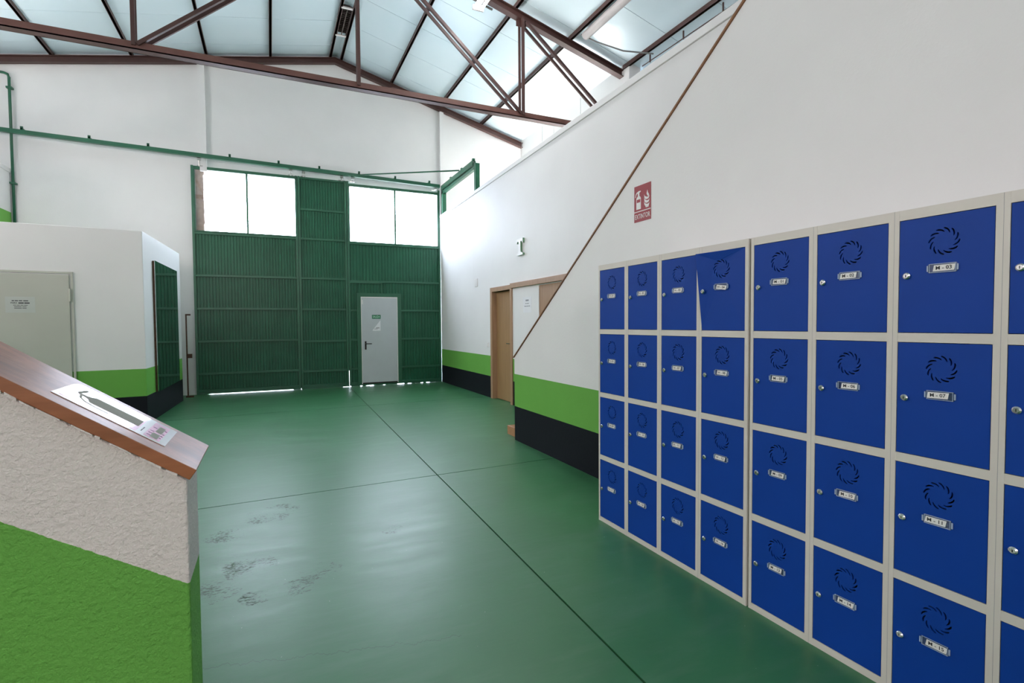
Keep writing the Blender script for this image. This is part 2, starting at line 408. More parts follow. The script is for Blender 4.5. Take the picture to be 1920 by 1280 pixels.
# small booth on the left
T = 2.74
C = Vector((-1.618, 8.893, 0)); L = Vector((-3.92, 8.717, 0)); Fp = Vector((-1.514, 11.42, 0)); Bl = L + (Fp-C)
booth = struct('wall_booth', MB().prism([C, Fp, Bl, L], (0, 0, T)), 'plaster_banded', bevel=.008)
dx = (C-L).normalized(); dn = Vector((dx.y, -dx.x, 0))     # along front face, outward normal
def bf(s, n, z): q = C - dx*s + dn*n; return (q.x, q.y, z)
door = empty('door_2', bf(1.6, 0, 0)); tag(door, 'pale grey-green metal door of the booth', kind='structure')
def bpanel(s0, s1, z0, z1, n0, n1):
    return MB().prism([bf(s0, n0, z0), bf(s1, n0, z0), bf(s1, n0, z1), bf(s0, n0, z1)], tuple(dn*(n1-n0)))
def under(parent, o):
    o.parent = parent; o.matrix_parent_inverse = Matrix.Translation(-Vector(parent.location)); return o
under(door, ob('leaf', bpanel(.815, 1.72, 0.01, 2.09, .0, .022), 'booth_door_paint', bevel=.003))
fr = bpanel(.775, .80, 0, 2.13, -.002, .014); 
for q in (bpanel(1.735, 1.76, 0, 2.13, -.002, .014), bpanel(.775, 1.76, 2.105, 2.13, -.002, .014)): fr.add(q.v, q.f)
under(door, ob('frame', fr, 'booth_door_paint'))
for z in (1.82, .35): under(door, ob('hinge', MB().tube([bf(.808, .028, z-.085), bf(.808, .028, z+.085)], .011), 'booth_door_paint'))
# notice on the booth door
nt_ = tag(ob('notice', bpanel(1.165, 1.455, 1.585, 1.79, .0225, .0235), 'sheet_protector'), 'printed paper notice in a plastic sleeve on the grey-green booth door', 'notice')
Mb = lambda s, z: basis(dx, (0,0,1), bf(s, .0242, z))
def lines(parent, spec, mat, base, name='print_line'):
    """word-length printed bars: spec = [(x, z, [(x0, x1)...], height)]"""
    for z, words, h in spec:
        mb = MB()
        for x0, x1 in words: mb.box(x0, x1, z-h/2, z+h/2, -.0003, .0003)
        me = mb.mesh(name); o = ob(name, me, mat); o.matrix_world = base; o.parent = parent
def printed(parent, s, size, mat, base, bold=.02, width=None, name='lettering'):
    me = text_mesh(s, size, bold, .0003, width); o = ob(name, me, mat); o.matrix_world = base; o.parent = parent; return o
# print: bars lie in local x / y of the base
def bars(parent, base, spec, mat):
    for y, words, h in spec:
        mb = MB()
        for x0, x1 in words: mb.box(x0, x1, y-h/2, y+h/2, -.0003, .0003)
        o = ob('print_line', mb, mat); o.matrix_world = base; o.parent = parent
bs = basis(dx, (0,0,1), bf(1.31, .0240, 1.688))
bars(nt_, bs, [(.050, [(-.082, -.058), (-.052, -.020), (-.013, .020), (.030, .078)], .011), (-.008, [(-.070, -.04), (-.034, -.004), (.002, .030), (.036, .072)], .006),
               (-.027, [(-.060, .012), (.020, .060)], .006), (-.046, [(-.060, .014), (.020, .060)], .006)], 'print_black')
printed(nt_, 'PARA', .026, 'print_black', basis(dx, (0,0,1), Vector(bf(1.31, .0240, 1.688)) + dx*(-.062) + Vector((0,0,.021))), .02, .062)
bars(nt_, basis(dx, (0,0,1), Vector(bf(1.31, .0240, 1.688))), [(.021, [(-.018, .034), (.040, .092)], .014)], 'print_black')

# mirror hung on the booth side facing the hall
sd = (Fp-C).normalized(); sn = Vector((sd.y, -sd.x, 0))
def bsd(s, n, z): q = C + sd*s + sn*n; return (q.x, q.y, z)
mir = empty('wall_mirror', bsd(1.2, .03, .40)); tag(mir, 'tall frameless mirror on the white booth side, reflecting the green gate', 'mirror')
under(mir, ob('glass', MB().prism([bsd(.50, .030, .405), bsd(2.08, .030, .425), bsd(2.08, .030, 2.372), bsd(.50, .030, 2.384)], tuple(sn*.006)), 'mirror'))
under(mir, ob('backing', MB().prism([bsd(.505, .002, .41), bsd(2.075, .002, .43), bsd(2.075, .002, 2.367), bsd(.505, .002, 2.379)], tuple(sn*.028)), 'rust_steel'))
# rusty bolt post between booth and gate
pp = empty('steel_post', (-1.50, 11.92, 0)); tag(pp, 'thin rusty steel post with two catches beside the booth', 'post')
under(pp, ob('bar', MB().box(-1.508, -1.485, 11.90, 11.925, 0, 1.63), 'rust_steel'))
under(pp, ob('catch', MB().box(-1.508, -1.42, 11.895, 11.92, 1.60, 1.63), 'rust_steel'))
under(pp, ob('catch', MB().box(-1.485, -1.41, 11.88, 11.93, .77, .85), 'rust_steel'))
under(pp, ob('foot', MB().box(-1.53, -1.40, 11.88, 11.94, 0, .03), 'rust_steel'))

# foreground parapet with sloping wooden cap
PS = .6946
px0, px1 = -.185, -3.4
wl = MB().prism([(px0, 1.415, -.01), (px0, 1.415, 1.040), (px1, 1.415, 1.040+PS*(px0-px1)), (px1, 1.415, -.01)], (0, .179, 0))
struct('wall_parapet', wl, 'plaster_parapet', bevel=.006)
def cz(x): return 1.0665 + PS*(-.162-x)      # top of the cap
nx, nz = PS/math.hypot(1, PS), 1/math.hypot(1, PS)
th = .026
capx = -3.4
cp = [(-.162, 1.390, cz(-.162)), (capx, 1.390, cz(capx)), (capx-nx*th, 1.390, cz(capx)-nz*th), (-.162-nx*th*1.0, 1.390, cz(-.162)-nz*th)]
cap_ = struct('trim_4', MB().prism(cp, (0, .272, 0)), 'cap_wood', bevel=.002, label='varnished wooden board capping the sloping parapet in the foreground')
# mortar smear under the cap
mm = MB()
xx = -.20
while xx > -1.4:
    w_ = random.uniform(.006, .04); h_ = random.uniform(.001, .006)
    z0 = cz(xx)-th/nz; z1 = cz(xx-w_)-th/nz
    mm.prism([(xx, 1.3885, z0-h_*.4-.002), (xx-w_, 1.3885, z1-h_*.4-.002), (xx-w_, 1.3885, z1+random.uniform(-.001,.0035)), (xx, 1.3885, z0+random.uniform(-.001,.0035))], (0, .030, 0)); xx -= w_*random.uniform(.92, 1.6)
ob('mortar', mm, 'plaster_parapet', bpy.data.objects['wall_parapet'])
# sticker on the cap
ex = Vector((1, 0, -PS)).normalized(); ey = Vector((0, 1, 0)); en = ex.cross(ey)
def cap_pt(x, y, n=0): return Vector((x, y, cz(x))) + en*n
stick = empty('extinguisher_sticker', cap_pt(-.335, 1.545)); tag(stick, 'faded pink fire extinguisher sticker on the sloping wooden board', 'sticker')
def flat(name, pts, n0, n1, mat):
    o = ob(name, MB().prism([cap_pt(x, y, n0) for x, y in pts], en*(n1-n0)), mat); return under(stick, o)
# local sticker coordinates: a runs down the board (0..1), b across (0 near .. 1 far)
def sp(a_, b_): return (-.4385 + a_*.2055, 1.450 + b_*.180)
q = lambda a0, a1, b0, b1: [sp(a0, b0), sp(a1, b0), sp(a1, b1), sp(a0, b1)]
flat('plate', [sp(0,0), sp(1,0), sp(1,1), sp(.04,1), sp(0,.85)], .0004, .0016, 'sticker_white')
flat('pink_field', q(.045, .715, .06, .94), .0016, .0019, 'sticker_pink')
flat('pink_field', q(.785, .935, .06, .94), .0016, .0019, 'sticker_pink')
ext = [(.25,.31),(.70,.31),(.70,.66),(.25,.66),(.215,.57),(.19,.55),(.19,.45),(.215,.43)]
flat('extinguisher_print', [sp(*e) for e in ext], .0019, .0022, 'sticker_pale')
flat('valve_print', [sp(*e) for e in [(.13,.46),(.19,.46),(.19,.54),(.13,.54)]], .0019, .0022, 'sticker_pale')
flat('lever_print', [sp(*e) for e in [(.10,.52),(.125,.48),(.15,.78),(.125,.80)]], .0019, .0022, 'sticker_pale')
hose = [(.14,.44),(.16,.33),(.22,.24),(.32,.20),(.44,.20),(.44,.225),(.32,.225),(.23,.265),(.175,.345),(.16,.45)]
flat('hose_print', [sp(*e) for e in hose], .0019, .0022, 'sticker_pale')
flat('pale_field', q(.835, .905, .10, .36), .0019, .0022, 'sticker_pale')
flat('pale_field', q(.845, .905, .45, .80), .0019, .0022, 'sticker_pale')
for b in (.16, .28, .40, .62):
    flat('print_stroke', q(.80, .838, b, b+.035), .0019, .0022, 'sticker_dark'); flat('print_stroke', q(.91, .93, b+.05, b+.085), .0019, .0022, 'sticker_dark')
for b in (.18, .24, .31, .37): flat('print_stroke', q(.742, .752, b, b+.045), .0016, .0019, 'print_black')

# ------------------------------------------------------------------ roof
ceiling = empty('ceiling', (XR, 4, ZR)); tag(ceiling, 'pale blue sheet metal roof on brown steel purlins', kind='structure')
def C_(o): return under(ceiling, o)
SHZ = .195
ys = YB-.2
while ys < 12.5:
    y1 = min(ys+1.0, 12.53)
    for xa, xb in ((XLW-.3, XR-.06), (XR+.06, XRW+.3)):
        mb = MB(); g_ = .004
        mb.prism([(xa, ys+g_, zr(xa)+SHZ), (xb, ys+g_, zr(xb)+SHZ), (xb, ys+g_, zr(xb)+SHZ+.03), (xa, ys+g_, zr(xa)+SHZ+.03)], (0, y1-ys-2*g_, 0))
        C_(ob('roof_panel', mb, 'roof_sheet'))
    ys = y1
top = MB()
for xa, xb in ((XLW-.3, XR+.001), (XR-.001, XRW+.3)):
    top.prism([(xa, YB-.2, zr(xa)+SHZ+.028), (xb, YB-.2, zr(xb)+SHZ+.028), (xb, YB-.2, zr(xb)+SHZ+.08), (xa, YB-.2, zr(xa)+SHZ+.08)], (0, 18.75, 0))
C_(ob('insulation', top, 'roof_sheet'))
for x in (-5.9, -4.70, -3.49, -2.29, -1.05, .11, 1.30, 1.53, 2.63, 3.79, 4.84, 5.95, 7.1):
    w = .036
    zb_ = zr(x)+.122; ye = 7.95 if x == 5.95 else 12.28
    C_(ob('purlin', MB().box(x-w/2, x+w/2, YB, ye, zb_, zr(x)+SHZ+.006).box(x-w/2-.008, x+w/2+.008, YB, ye, zb_, zb_+.008), 'steel_brown'))
C_(ob('ridge_strip', MB().box(1.32, 1.51, YB, 12.28, ZR+.185, ZR+.20), 'roof_sheet'))
def rafter(y, w, parent, mat='steel_brown'):
    for xa, xb in ((XLW, XR), (XR, XRW if y < 8 else 5.96)):
        mb = MB(); z0, h = 0, .125
        # I-section: two flanges and a web
        for (ya, yb, za, zb) in ((y-w/2, y+w/2, 0, .014), (y-w/2, y+w/2, .111, .125), (y-.008, y+.008, .014, .111)):
            mb.prism([(xa, ya, zr(xa)+za), (xb, ya, zr(xb)+za), (xb, ya, zr(xb)+zb), (xa, ya, zr(xa)+zb)], (0, yb-ya, 0))
        o = ob('rafter', mb, mat)
        under(parent, o)
rafter(12.20, .10, ceiling)

def truss(y, label):
    tr = empty('roof_truss', (1.24, y, 4.83)); tag(tr, label, 'truss', 'roof trusses')
    rafter(y, .12, tr)
    zc = 4.835
    ch = MB(); ch.box(XLW, 6.0, y-.065, y-.052, zc, zc+.09); ch.box(XLW, 6.0, y+.052, y+.065, zc, zc+.09); ch.box(XLW, 6.0, y-.065, y+.065, zc, zc+.012)
    under(tr, ob('bottom_chord', ch, 'steel_brown_light'))
    posts = [-4.18, -1.47, 1.24, 3.90]
    def pair(name, a, b, wd=.045):
        for dy in (-.068, .068):
            mb = MB().obox((a[0], y+dy, a[1]), (b[0], y+dy, b[1]), .045 if dy < 0 else .030, wd, up=(0, 1, 0) if False else (0, 0, 1) if abs(a[0]-b[0]) > .01 else (0, 1, 0))
            under(tr, ob(name, mb, 'steel_brown'))
    for x in posts: pair('post', (x, zc+.04), (x, zr(x)+.02), .04)
    pair('diagonal', (3.86, zc+.06), (1.34, zr(1.34)-.02)); pair('diagonal', (-1.43, zc+.06), (1.16, zr(1.16)-.02))
    pair('diagonal', (3.96, zr(3.96)-.02), (5.85, zc+.06)); pair('diagonal', (-1.53, zr(-1.53)-.02), (-4.1, zc+.06))
    pair('diagonal', (-4.26, zr(-4.26)-.02), (-6.9, zc+.06))
    for x in posts:
        under(tr, ob('gusset', MB().box(x-.09, x+.09, y-.008, y+.008, zr(x)-.10, zr(x)+.01), 'steel_brown'))
    return tr
truss(8.0, 'brown steel roof truss with posts and diagonals crossing the hall')

# ridge louvre fixture
lv = empty('ridge_louvre', (1.415, 10.7, ZR+.13)); tag(lv, 'slatted brown louvre box between the ridge beams near the gable', 'louvre')
under(lv, ob('housing', MB().box(1.325, 1.505, 10.22, 11.16, ZR+.16, ZR+.18).box(1.325, 1.335, 10.22, 11.16, ZR+.11, ZR+.17).box(1.495, 1.505, 10.22, 11.16, ZR+.11, ZR+.17).box(1.408, 1.422, 10.22, 11.16, ZR+.11, ZR+.17), 'louvre_dark'))
for i in range(13):
    y = 10.27 + i*.066
    under(lv, ob('slat', MB().prism([(1.335, y, ZR+.115), (1.495, y, ZR+.115), (1.495, y+.03, ZR+.16), (1.335, y+.03, ZR+.16)], (0, .006, 0)), 'louvre_dark'))
for y in (10.16, 11.16): under(lv, ob('end_strip', MB().box(1.30, 1.53, y, y+.05, ZR+.10, ZR+.12), 'sign_white'))

# fluorescent luminaires
def luminaire(loc, length, label, lit, name='tube_light_fitting'):
    e = empty(name, loc); tag(e, label, 'lamp', 'tube light fittings')
    w_ = .03 if lit else .07
    b = MB().prism([(-w_, 0, .03), (w_, 0, .03), (w_*.7, 0, .085), (-w_*.7, 0, .085)], (0, length, 0))
    ob('body', b, 'luminaire_grey', e, bevel=.006)
    if lit:
        for sx_ in (-.055, .055): ob('tube', MB().tube([(sx_, .03, 0), (sx_, length-.03, 0)], .022, 12), 'tube_light', e)
        for y in (0, length-.03): ob('end_cap', MB().box(-.085, .085, y, y+.03, -.03, .04), 'luminaire_grey', e)
    else:
        n = 12; prof = [(.068*math.cos(math.pi*k/n), 0, .03 - .062*math.sin(math.pi*k/n)) for k in range(n+1)]
        ob('diffuser', MB().prism([(x, .02, z) for x, _, z in prof], (0, length-.04, 0)), 'luminaire_grey', e, smooth=False)
    for y in (.2, length-.2): ob('hanger', MB().tube([(0, y, .08), (0, y, (zr(loc[0])+.23-loc[2]) if lit else .20)], .004, 6), 'bolt_steel', e)
    return e
luminaire((2.97, 6.10, 6.20), 1.5, 'lit white tube light hanging under the roof near the truss', True)
luminaire((4.93, 6.10, zr(4.84)+.02), 1.55, 'unlit grey tube light fixed beside a roof purlin on the right', False)
for x, y, z, lb_ in ((5.82, 9.0, 4.55, 'lit white tube light on the mezzanine wall nearest the truss'), (5.82, 10.65, 4.55, 'lit white tube light on the mezzanine wall nearest the gable'),
                     (-3.9, 8.9, 4.75, 'added unseen tube light brightening the left roof slope above the booth')):  # lamp above the booth is added unseen to brighten left roof and wall
    luminaire((x, y, z), 1.5, lb_, True)
# cables and conduits on the roof
tag(ob('roof_cable', MB().tube([(4.86, 7.66, zr(4.86)+.08), (5.1, 7.55, zr(5.1)+.02), (5.5, 7.35, zr(5.5)-.03), (5.95, 7.12, zr(5.95)+.03)], .012, 6), 'cable_grey'), 'grey cable slung from the unlit tube light to the eave purlin', 'cable')
cb = empty('eave_cable', (5.97, 5, 5.9)); tag(cb, 'thin dark cable hung on clips under the eave purlin', 'cable')
under(cb, ob('cable', MB().tube([(6.02, 7.5, zr(6)+.02), (6.03, 5.4, zr(6)+.0), (6.03, 2, zr(6)+.0)], .008, 6), 'steel_brown'))
for y in (7.3, 6.5, 5.7, 4.9): under(cb, ob('clip', MB().box(6.02, 6.035, y-.01, y+.01, zr(6), zr(6)+.13), 'steel_brown'))
tag(ob('rafter_conduit', MB().tube([(2.55, 8.16, zr(2.55)+.04), (3.45, 8.16, zr(3.45)+.04)], .018, 8), 'cable_grey'), 'grey conduit running along the truss rafter beside the lit lamp', 'conduit')

# ------------------------------------------------------------------ folding gate
def corr(x0, x1, z0, z1, y, pitch, d=.009):
    """trapezoidal ribbed sheet"""
    pr = []; x = x0
    while x < x1-1e-6:
        for fx, dy in ((0, 0), (.22, 0), (.30, -d), (.92, -d), (1.0, 0)):
            q_ = x + fx*pitch
            if q_ <= x1: pr.append((q_, y+dy))
        x += pitch
    pr.append((x1, y)); clean = []
    for q_ in pr:
        if not clean or abs(q_[0]-clean[-1][0]) > 1e-6: clean.append(q_)
    n = len(clean); vs = []
    for (x, yy) in clean: vs += [(x, yy, z0), (x, yy, z1), (x, yy+.003, z0), (x, yy+.003, z1)]
    fs = []
    for i in range(n-1):
        a_ = 4*i; b = a_+4
        fs += [(a_, b, b+1, a_+1), (b+2, a_+2, a_+3, b+3), (a_+1, b+1, b+3, a_+3), (b, a_, a_+2, b+2)]
    return MB().add(vs, fs)
def leaf(x0, x1, label, rails, bays, pitch, window=None, ztop=4.60, zbot=.045):
    g = empty('gate_leaf', ((x0+x1)/2, YG, 0)); tag(g, label, 'gate', 'leaves of the green folding gate')
    U = lambda o: under(g, o)
    fw = .045
    for xa in (x0, x1-fw): U(ob('stile', MB().box(xa, xa+fw, YG, YG+.05, zbot, ztop), 'gate_frame_green', bevel=.004))
    for z in rails:
        w = .045
        U(ob('rail', MB().box(x0+fw, x1-fw, YG+.004, YG+.05, z-w/2, z+w/2), 'gate_frame_green', bevel=.004))
    for (xa, xb, za, zb) in bays: U(ob('ribbed_panel', corr(xa, xb, za, zb, YG+.038, pitch), 'gate_green'))
    if window:
        xa, xb, za, zb = window; xm = (xa+xb)/2
        for (pa, pb) in ((xa, xm-.008), (xm+.008, xb)): U(ob('window_pane', MB().box(pa, pb, YG+.026, YG+.030, za, zb), 'window_glass'))
        U(ob('glazing_bar', MB().box(xm-.018, xm+.018, YG+.010, YG+.044, za, zb), 'gate_frame_green'))
        U(ob('rail', MB().box(x0+fw, x1-fw, YG+.0, YG+.05, zb, zb+.06), 'gate_frame_green', bevel=.004))
        U(ob('window_bead', MB().box(xa-.02, xa, YG+.01, YG+.045, za, zb).box(xb, xb+.02, YG+.01, YG+.045, za, zb).box(xa-.02, xb+.02, YG+.01, YG+.045, za-.02, za), 'gate_frame_green'))
    return g
RA = [3.265, 2.415, 1.745, 1.08, .42, .07]
def bays(xa, xb, rr, zt): 
    e = sorted([zt] + rr); return [(xa, xb, e[i]+.005, e[i+1]-.005) for i in range(len(e)-1)]
gA = leaf(-1.385, .575, 'left leaf of the green folding gate with a wide window on top', RA, bays(-1.34, .53, RA, 3.31), .0562, (-1.325, .545, 3.315, 4.53))
RB = [3.9, 3.268, 2.415, 1.74, 1.04, .385, .07]
gB = leaf(.583, 1.585, 'narrow middle leaf of the green folding gate without a window', RB + [4.57], bays(.628, 1.54, RB, 4.60), .0570)
RC = [3.225, 2.38]
gC = leaf(1.593, 3.745, 'right leaf of the green folding gate with a window and a grey door', RC, bays(1.638, 3.70, [2.38], 3.255) + bays(1.638, 1.80, [.05, .40, 1.055, 1.72], 2.375) + bays(2.772, 3.70, [.06, .395, 1.055, 1.718], 2.375) + [(1.80, 2.772, 2.08, 2.376)], .0700, (1.66, 3.685, 3.27, 4.49))
under(gA, ob('cover_strip', MB().box(.56, .60, YG+.052, YG+.062, .02, 4.6), 'gate_green'))
under(gB, ob('cover_strip', MB().box(1.57, 1.61, YG+.052, YG+.062, .36, 4.6), 'gate_green'))
under(gA, ob('bottom_seal', MB().box(-1.385, -1.20, YG+.01, YG+.05, .002, .05).box(.42, .575, YG+.01, YG+.05, .002, .05).box(-1.2, .42, YG+.01, YG+.05, .011, .05), 'gate_frame_green'))
under(gB, ob('bottom_seal', MB().box(.583, 1.45, YG+.01, YG+.05, .001, .05).box(1.45, 1.585, YG+.01, YG+.05, .008, .05), 'gate_frame_green'))
UC = lambda o: under(gC, o)
bs_ = MB(); xq = 1.593
while xq < 3.745:
    wq = random.uniform(.03, .12); xe = min(3.745, xq+wq)
    bs_.box(xq, xe, YG+.01, YG+.05, random.choice((.002, .002, .010, .016) if xq < 3.2 else (.001, .002, .002, .012)), .05); xq = xe
UC(ob('bottom_seal', bs_, 'gate_frame_green'))
for z in (1.718, 1.055, .395, .065):
    UC(ob('rail', MB().box(1.638, 1.79, YG+.004, YG+.05, z-.022, z+.022), 'gate_frame_green', bevel=.004))
    UC(ob('rail', MB().box(2.772, 3.70, YG+.004, YG+.05, z-.022, z+.022), 'gate_frame_green', bevel=.004))
UC(ob('door_surround', MB().box(1.775, 1.862, YG-.012, YG+.05, .045, 2.115).box(2.690, 2.780, YG-.012, YG+.05, .045, 2.115).box(1.862, 2.690, YG-.012, YG+.05, 2.03, 2.115), 'gate_frame_green'))
UC(ob('head_panel_frame', MB().box(1.640, 2.345, YG-.004, YG+.03, 2.335, 2.360).box(2.325, 2.345, YG-.004, YG+.03, 2.115, 2.335), 'gate_frame_green'))
wd = ob('wicket_door', MB().box(1.880, 2.672, YG-.010, YG+.032, .075, 2.005), 'door_grey', bevel=.004); UC(wd)
UC(ob('door_stop', MB().box(1.862, 2.69, YG+.034, YG+.046, .045, 2.06), 'gate_green'))
df = ob('door_frame', MB().box(1.862, 1.878, YG-.016, YG+.03, .045, 2.03).box(2.674, 2.690, YG-.016, YG+.03, .045, 2.03).box(1.878, 2.674, YG-.016, YG+.03, 2.008, 2.03), 'sign_white'); df.parent = wd
hd = ob('handle', MB().box(1.935, 1.972, YG-.020, YG-.010, .83, 1.02).tube([(1.953, YG-.02, .965), (1.953, YG-.055, .965)], .009, 8).tube([(1.953, YG-.055, .965), (2.085, YG-.055, .962)], .010, 8).disc((1.953, YG-.02, .885), (0, -.012, 0), .014, .014, 10), 'black_plastic'); hd.parent = wd
sk = ob('sill', MB().box(1.878, 2.674, YG-.004, YG+.03, .045, .073), 'black_plastic'); sk.parent = wd
hg = ob('hinge', MB().box(1.882, 1.905, YG-.018, YG-.010, 1.86, 1.96), 'sign_white'); hg.parent = wd
# exit sign and paper on the door
ex_ = tag(ob('exit_sign', MB().box(2.105, 2.300, YG-.0125, YG-.0105, 1.53, 1.62), 'sign_green'), 'small green exit sign reading SALIDA on the grey gate door', 'sign')
printed(ex_, 'SALIDA', .068, 'sign_glow', basis((1,0,0), (0,0,1), (2.2025, YG-.0128, 1.575)), .018, .165)
pa_ = tag(ob('notice', MB().prism([(2.295, YG-.0105, 1.255), (2.295, YG-.0105, 1.50), (2.115, YG-.0105, 1.27), (2.11, YG-.0105, 1.255)], (0, -.0012, 0)), 'paper'), 'torn triangular white paper under the green exit sign on the gate door', 'notice')
bars(pa_, basis((1,0,0), (0,0,1), (2.21, YG-.0120, 1.32)), [(.0, [(-.02, .058)], .018), (-.022, [(-.058, .02)], .010)], 'print_grey')

# overhead rail of the gate, hangers, and the rail turning along the right wall
rl = empty('gate_rail', (1.2, 12.06, 4.72)); tag(rl, 'long green steel track above the folding gate along the back wall', 'rail')
def zrail(x): return 4.835 - (x+4.2)*.0225 if x < -1.24 else 4.768 - (x+1.24)*.0225
U = lambda o: under(rl, o)
U(ob('track', MB().obox((XLW+.1, 12.05, 4.885), (3.70, 12.05, 4.655), .075, .072), 'rail_green'))
for x in (-5, -3.9, -2.95, -2.05, -.68, .22, 1.02, 1.85, 2.65, 3.45):
    z = 4.885 - (x+6.9)*.0217
    U(ob('bracket', MB().box(x-.015, x+.015, 12.03, 12.28, z+.036, z+.075).box(x-.02, x+.02, 12.03, 12.05, z+.03, z+.10), 'rail_green'))
for g, xs in ((gA, (-1.22, .45)), (gB, (.70, 1.48)), (gC, (1.72, 3.60))):
    for x in xs:
        z = 4.885 - (x+6.9)*.0217
        h = MB().tube([(x, 12.10, 4.56), (x, 12.06, z-.05)], .012, 8).disc((x-.03, 12.06, z-.068), (.06, 0, 0), .028, .028, 12).box(x-.05, x+.05, YG-.03, YG+.02, 4.585, 4.60)
        under(g, ob('hanger', h, 'bolt_steel'))
pr_ = empty('side_rail', (3.80, 11.2, 4.62)); tag(pr_, 'short green rail frame on posts above the right wall beside the gate', 'rail')
U = lambda o: under(pr_, o)
U(ob('track', MB().box(3.765, 3.785, 10.02, 12.16, 4.60, 4.70).box(3.825, 3.845, 10.02, 12.16, 4.60, 4.70), 'rail_green'))
U(ob('beam', MB().box(3.775, 3.835, 9.92, 12.16, 4.50, 4.565), 'rail_green'))
U(ob('post', MB().box(3.775, 3.865, 9.86, 9.95, wtop(9.9)+.005, 4.61), 'rail_green')); U(ob('post', MB().box(3.775, 3.865, 12.06, 12.15, wtop(12.1)+.005, 4.61), 'rail_green'))
for y in (10.05, 10.75, 11.5): U(ob('bracket', MB().box(3.78, 3.83, y-.03, y+.03, 4.70, 4.745), 'rail_green'))
U(ob('brace', MB().tube([(1.88, 12.03, 4.72), (3.78, 10.85, 4.72)], .016, 8), 'rail_green'))
# pipe on the back wall at the far left
tag(ob('wall_pipe', MB().tube([(-4.098, 12.20, 2.4), (-4.098, 12.20, 5.80), (-4.115, 12.20, 5.85), (-4.17, 12.20, 5.87), (-5.6, 12.20, 5.90)], .022, 10), 'rail_green', smooth=True), 'thin green pipe turning a corner on the back wall', 'pipe')
bpy.data.objects['wall_pipe']
for z in (5.62, 3.95): ob('pipe_clip', MB().box(-4.14, -4.056, 12.17, 12.26, z-.015, z+.015), 'rail_green', bpy.data.objects['wall_pipe'])

# ------------------------------------------------------------------ right wall doors and fittings
d1 = empty('door_1', (XW, 8.58, 0)); tag(d1, 'tall brown wooden door in the right wall', kind='structure')
U = lambda o: under(d1, o)
U(ob('frame', MB().box(XW-.02, XW+.10, 8.975, 9.065, 0, 2.065).box(XW-.02, XW+.10, 8.10, 8.18, 0, 2.065).box(XW-.02, XW+.10, 8.18, 8.975, 1.985, 2.065), 'door_frame_wood', bevel=.003))
dl = U(ob('leaf', MB().box(XW+.075, XW+.115, 8.18, 8.975, .008, 1.985), 'door_wood'))
hn = ob('handle', MB().disc((XW+.075, 8.30, 1.047), (-.008, 0, 0), .024, .024, 14).tube([(XW+.07, 8.30, 1.047), (XW+.025, 8.30, 1.047), (XW+.022, 8.42, 1.047)], .008, 8), 'chrome'); hn.parent = dl
d3 = empty('door_3', (XW, 6.7, 0)); tag(d3, 'second brown wooden door half hidden behind the stair wall', kind='structure')
U = lambda o: under(d3, o)
U(ob('header_board', MB().box(XW-.045, XW-.0, 6.10, 8.12, 2.000, 2.082), 'door_frame_wood', bevel=.003))
U(ob('leaf', MB().box(XW+.01, XW+.05, 6.20, 7.14, .008, 1.985), 'door_frame_wood'))
np_ = tag(ob('notice', MB().prism([(XW-.0015, 7.695, 1.575), (XW-.0015, 7.39, 1.575), (XW-.0015, 7.39, 1.825), (XW-.0015, 7.695, 1.825)], (.001, 0, 0)), 'paper'), 'white paper notice on the wall between the two brown doors', 'notice')
bars(np_, basis((0,-1,0), (0,0,1), (XW-.0020, 7.543, 1.70)), [(.070, [(-.055, .055)], .026), (.020, [(-.065, -.02), (-.012, .06)], .013), (-.022, [(-.10, -.03), (-.022, .04), (.05, .10)], .013)], 'print_grey')
# slab-serif letter I: white face, green edges
lt = empty('wall_letter', (XW, 7.74, 2.65)); tag(lt, 'single raised letter I with white face and green edges on the right wall', 'letter')
prof = [(-.115,-.135),(.115,-.135),(.115,-.105),(.045,-.085),(.030,-.06),(.030,.075),(.045,.09),(.085,.09),(.095,.06),(.115,.06),(.115,.135),(-.115,.135),(-.115,.06),(-.095,.06),(-.085,.09),(-.045,.09),(-.030,.075),(-.030,-.06),(-.045,-.085),(-.115,-.105)]
ob('edge', MB().prism([(-.002, -u, v) for u, v in prof], (-.032, 0, 0)), 'letter_green', lt)
ob('face', MB().prism([(-.0342, -u, v) for u, v in prof], (-.004, 0, 0)), 'sign_white', lt)
tag(ob('blank_plate', MB().box(XW-.010, XW, 9.75, 9.91, 2.14, 2.30), 'switch_white', bevel=.003), 'blank white square cover plate on the right wall', 'plate')
sw = tag(ob('light_switch', MB().box(XW-.012, XW, 9.19, 9.27, .955, 1.04), 'switch_white', bevel=.003), 'white light switch beside the tall brown door', 'switch')
ob('rocker', MB().box(XW-.016, XW-.012, 9.21, 9.25, .975, 1.02), 'switch_white', sw)

# staircase rising behind the stair wall
stc = empty('staircase', ((XS+XW)/2, 5.8, 0)); tag(stc, 'wooden staircase starting beside the end of the stair wall', 'stairs')
RZ, TY = .1756, .25
for i in range(16):
    y1 = 6.02 - i*TY; z1 = .110 + i*RZ
    xl = XS+.145 if i else XS+.05
    if i == 0:
        o = MB().box(XS+.06, XW-.005, y1-TY-.02, y1, 0, z1)
    else:
        o = MB().box(XS+.145, XW-.005, y1-TY-.02, y1, z1-.04, z1).box(XS+.145, XW-.005, y1-.03, y1-.01, z1-RZ, z1-.04)
    under(stc, ob('step', o, 'stair_wood', bevel=.004))

# fire extinguisher sign on the stair wall
fs = empty('extinguisher_sign', (XS, 3.287, 2.33)); tag(fs, 'red fire extinguisher sign reading EXTINTOR above the lockers', 'sign')
def sgn(name, pts, n0, n1, mat):
    return ob(name, MB().prism([(-n0, -u, v) for u, v in pts], (-(n1-n0), 0, 0)), mat, fs)
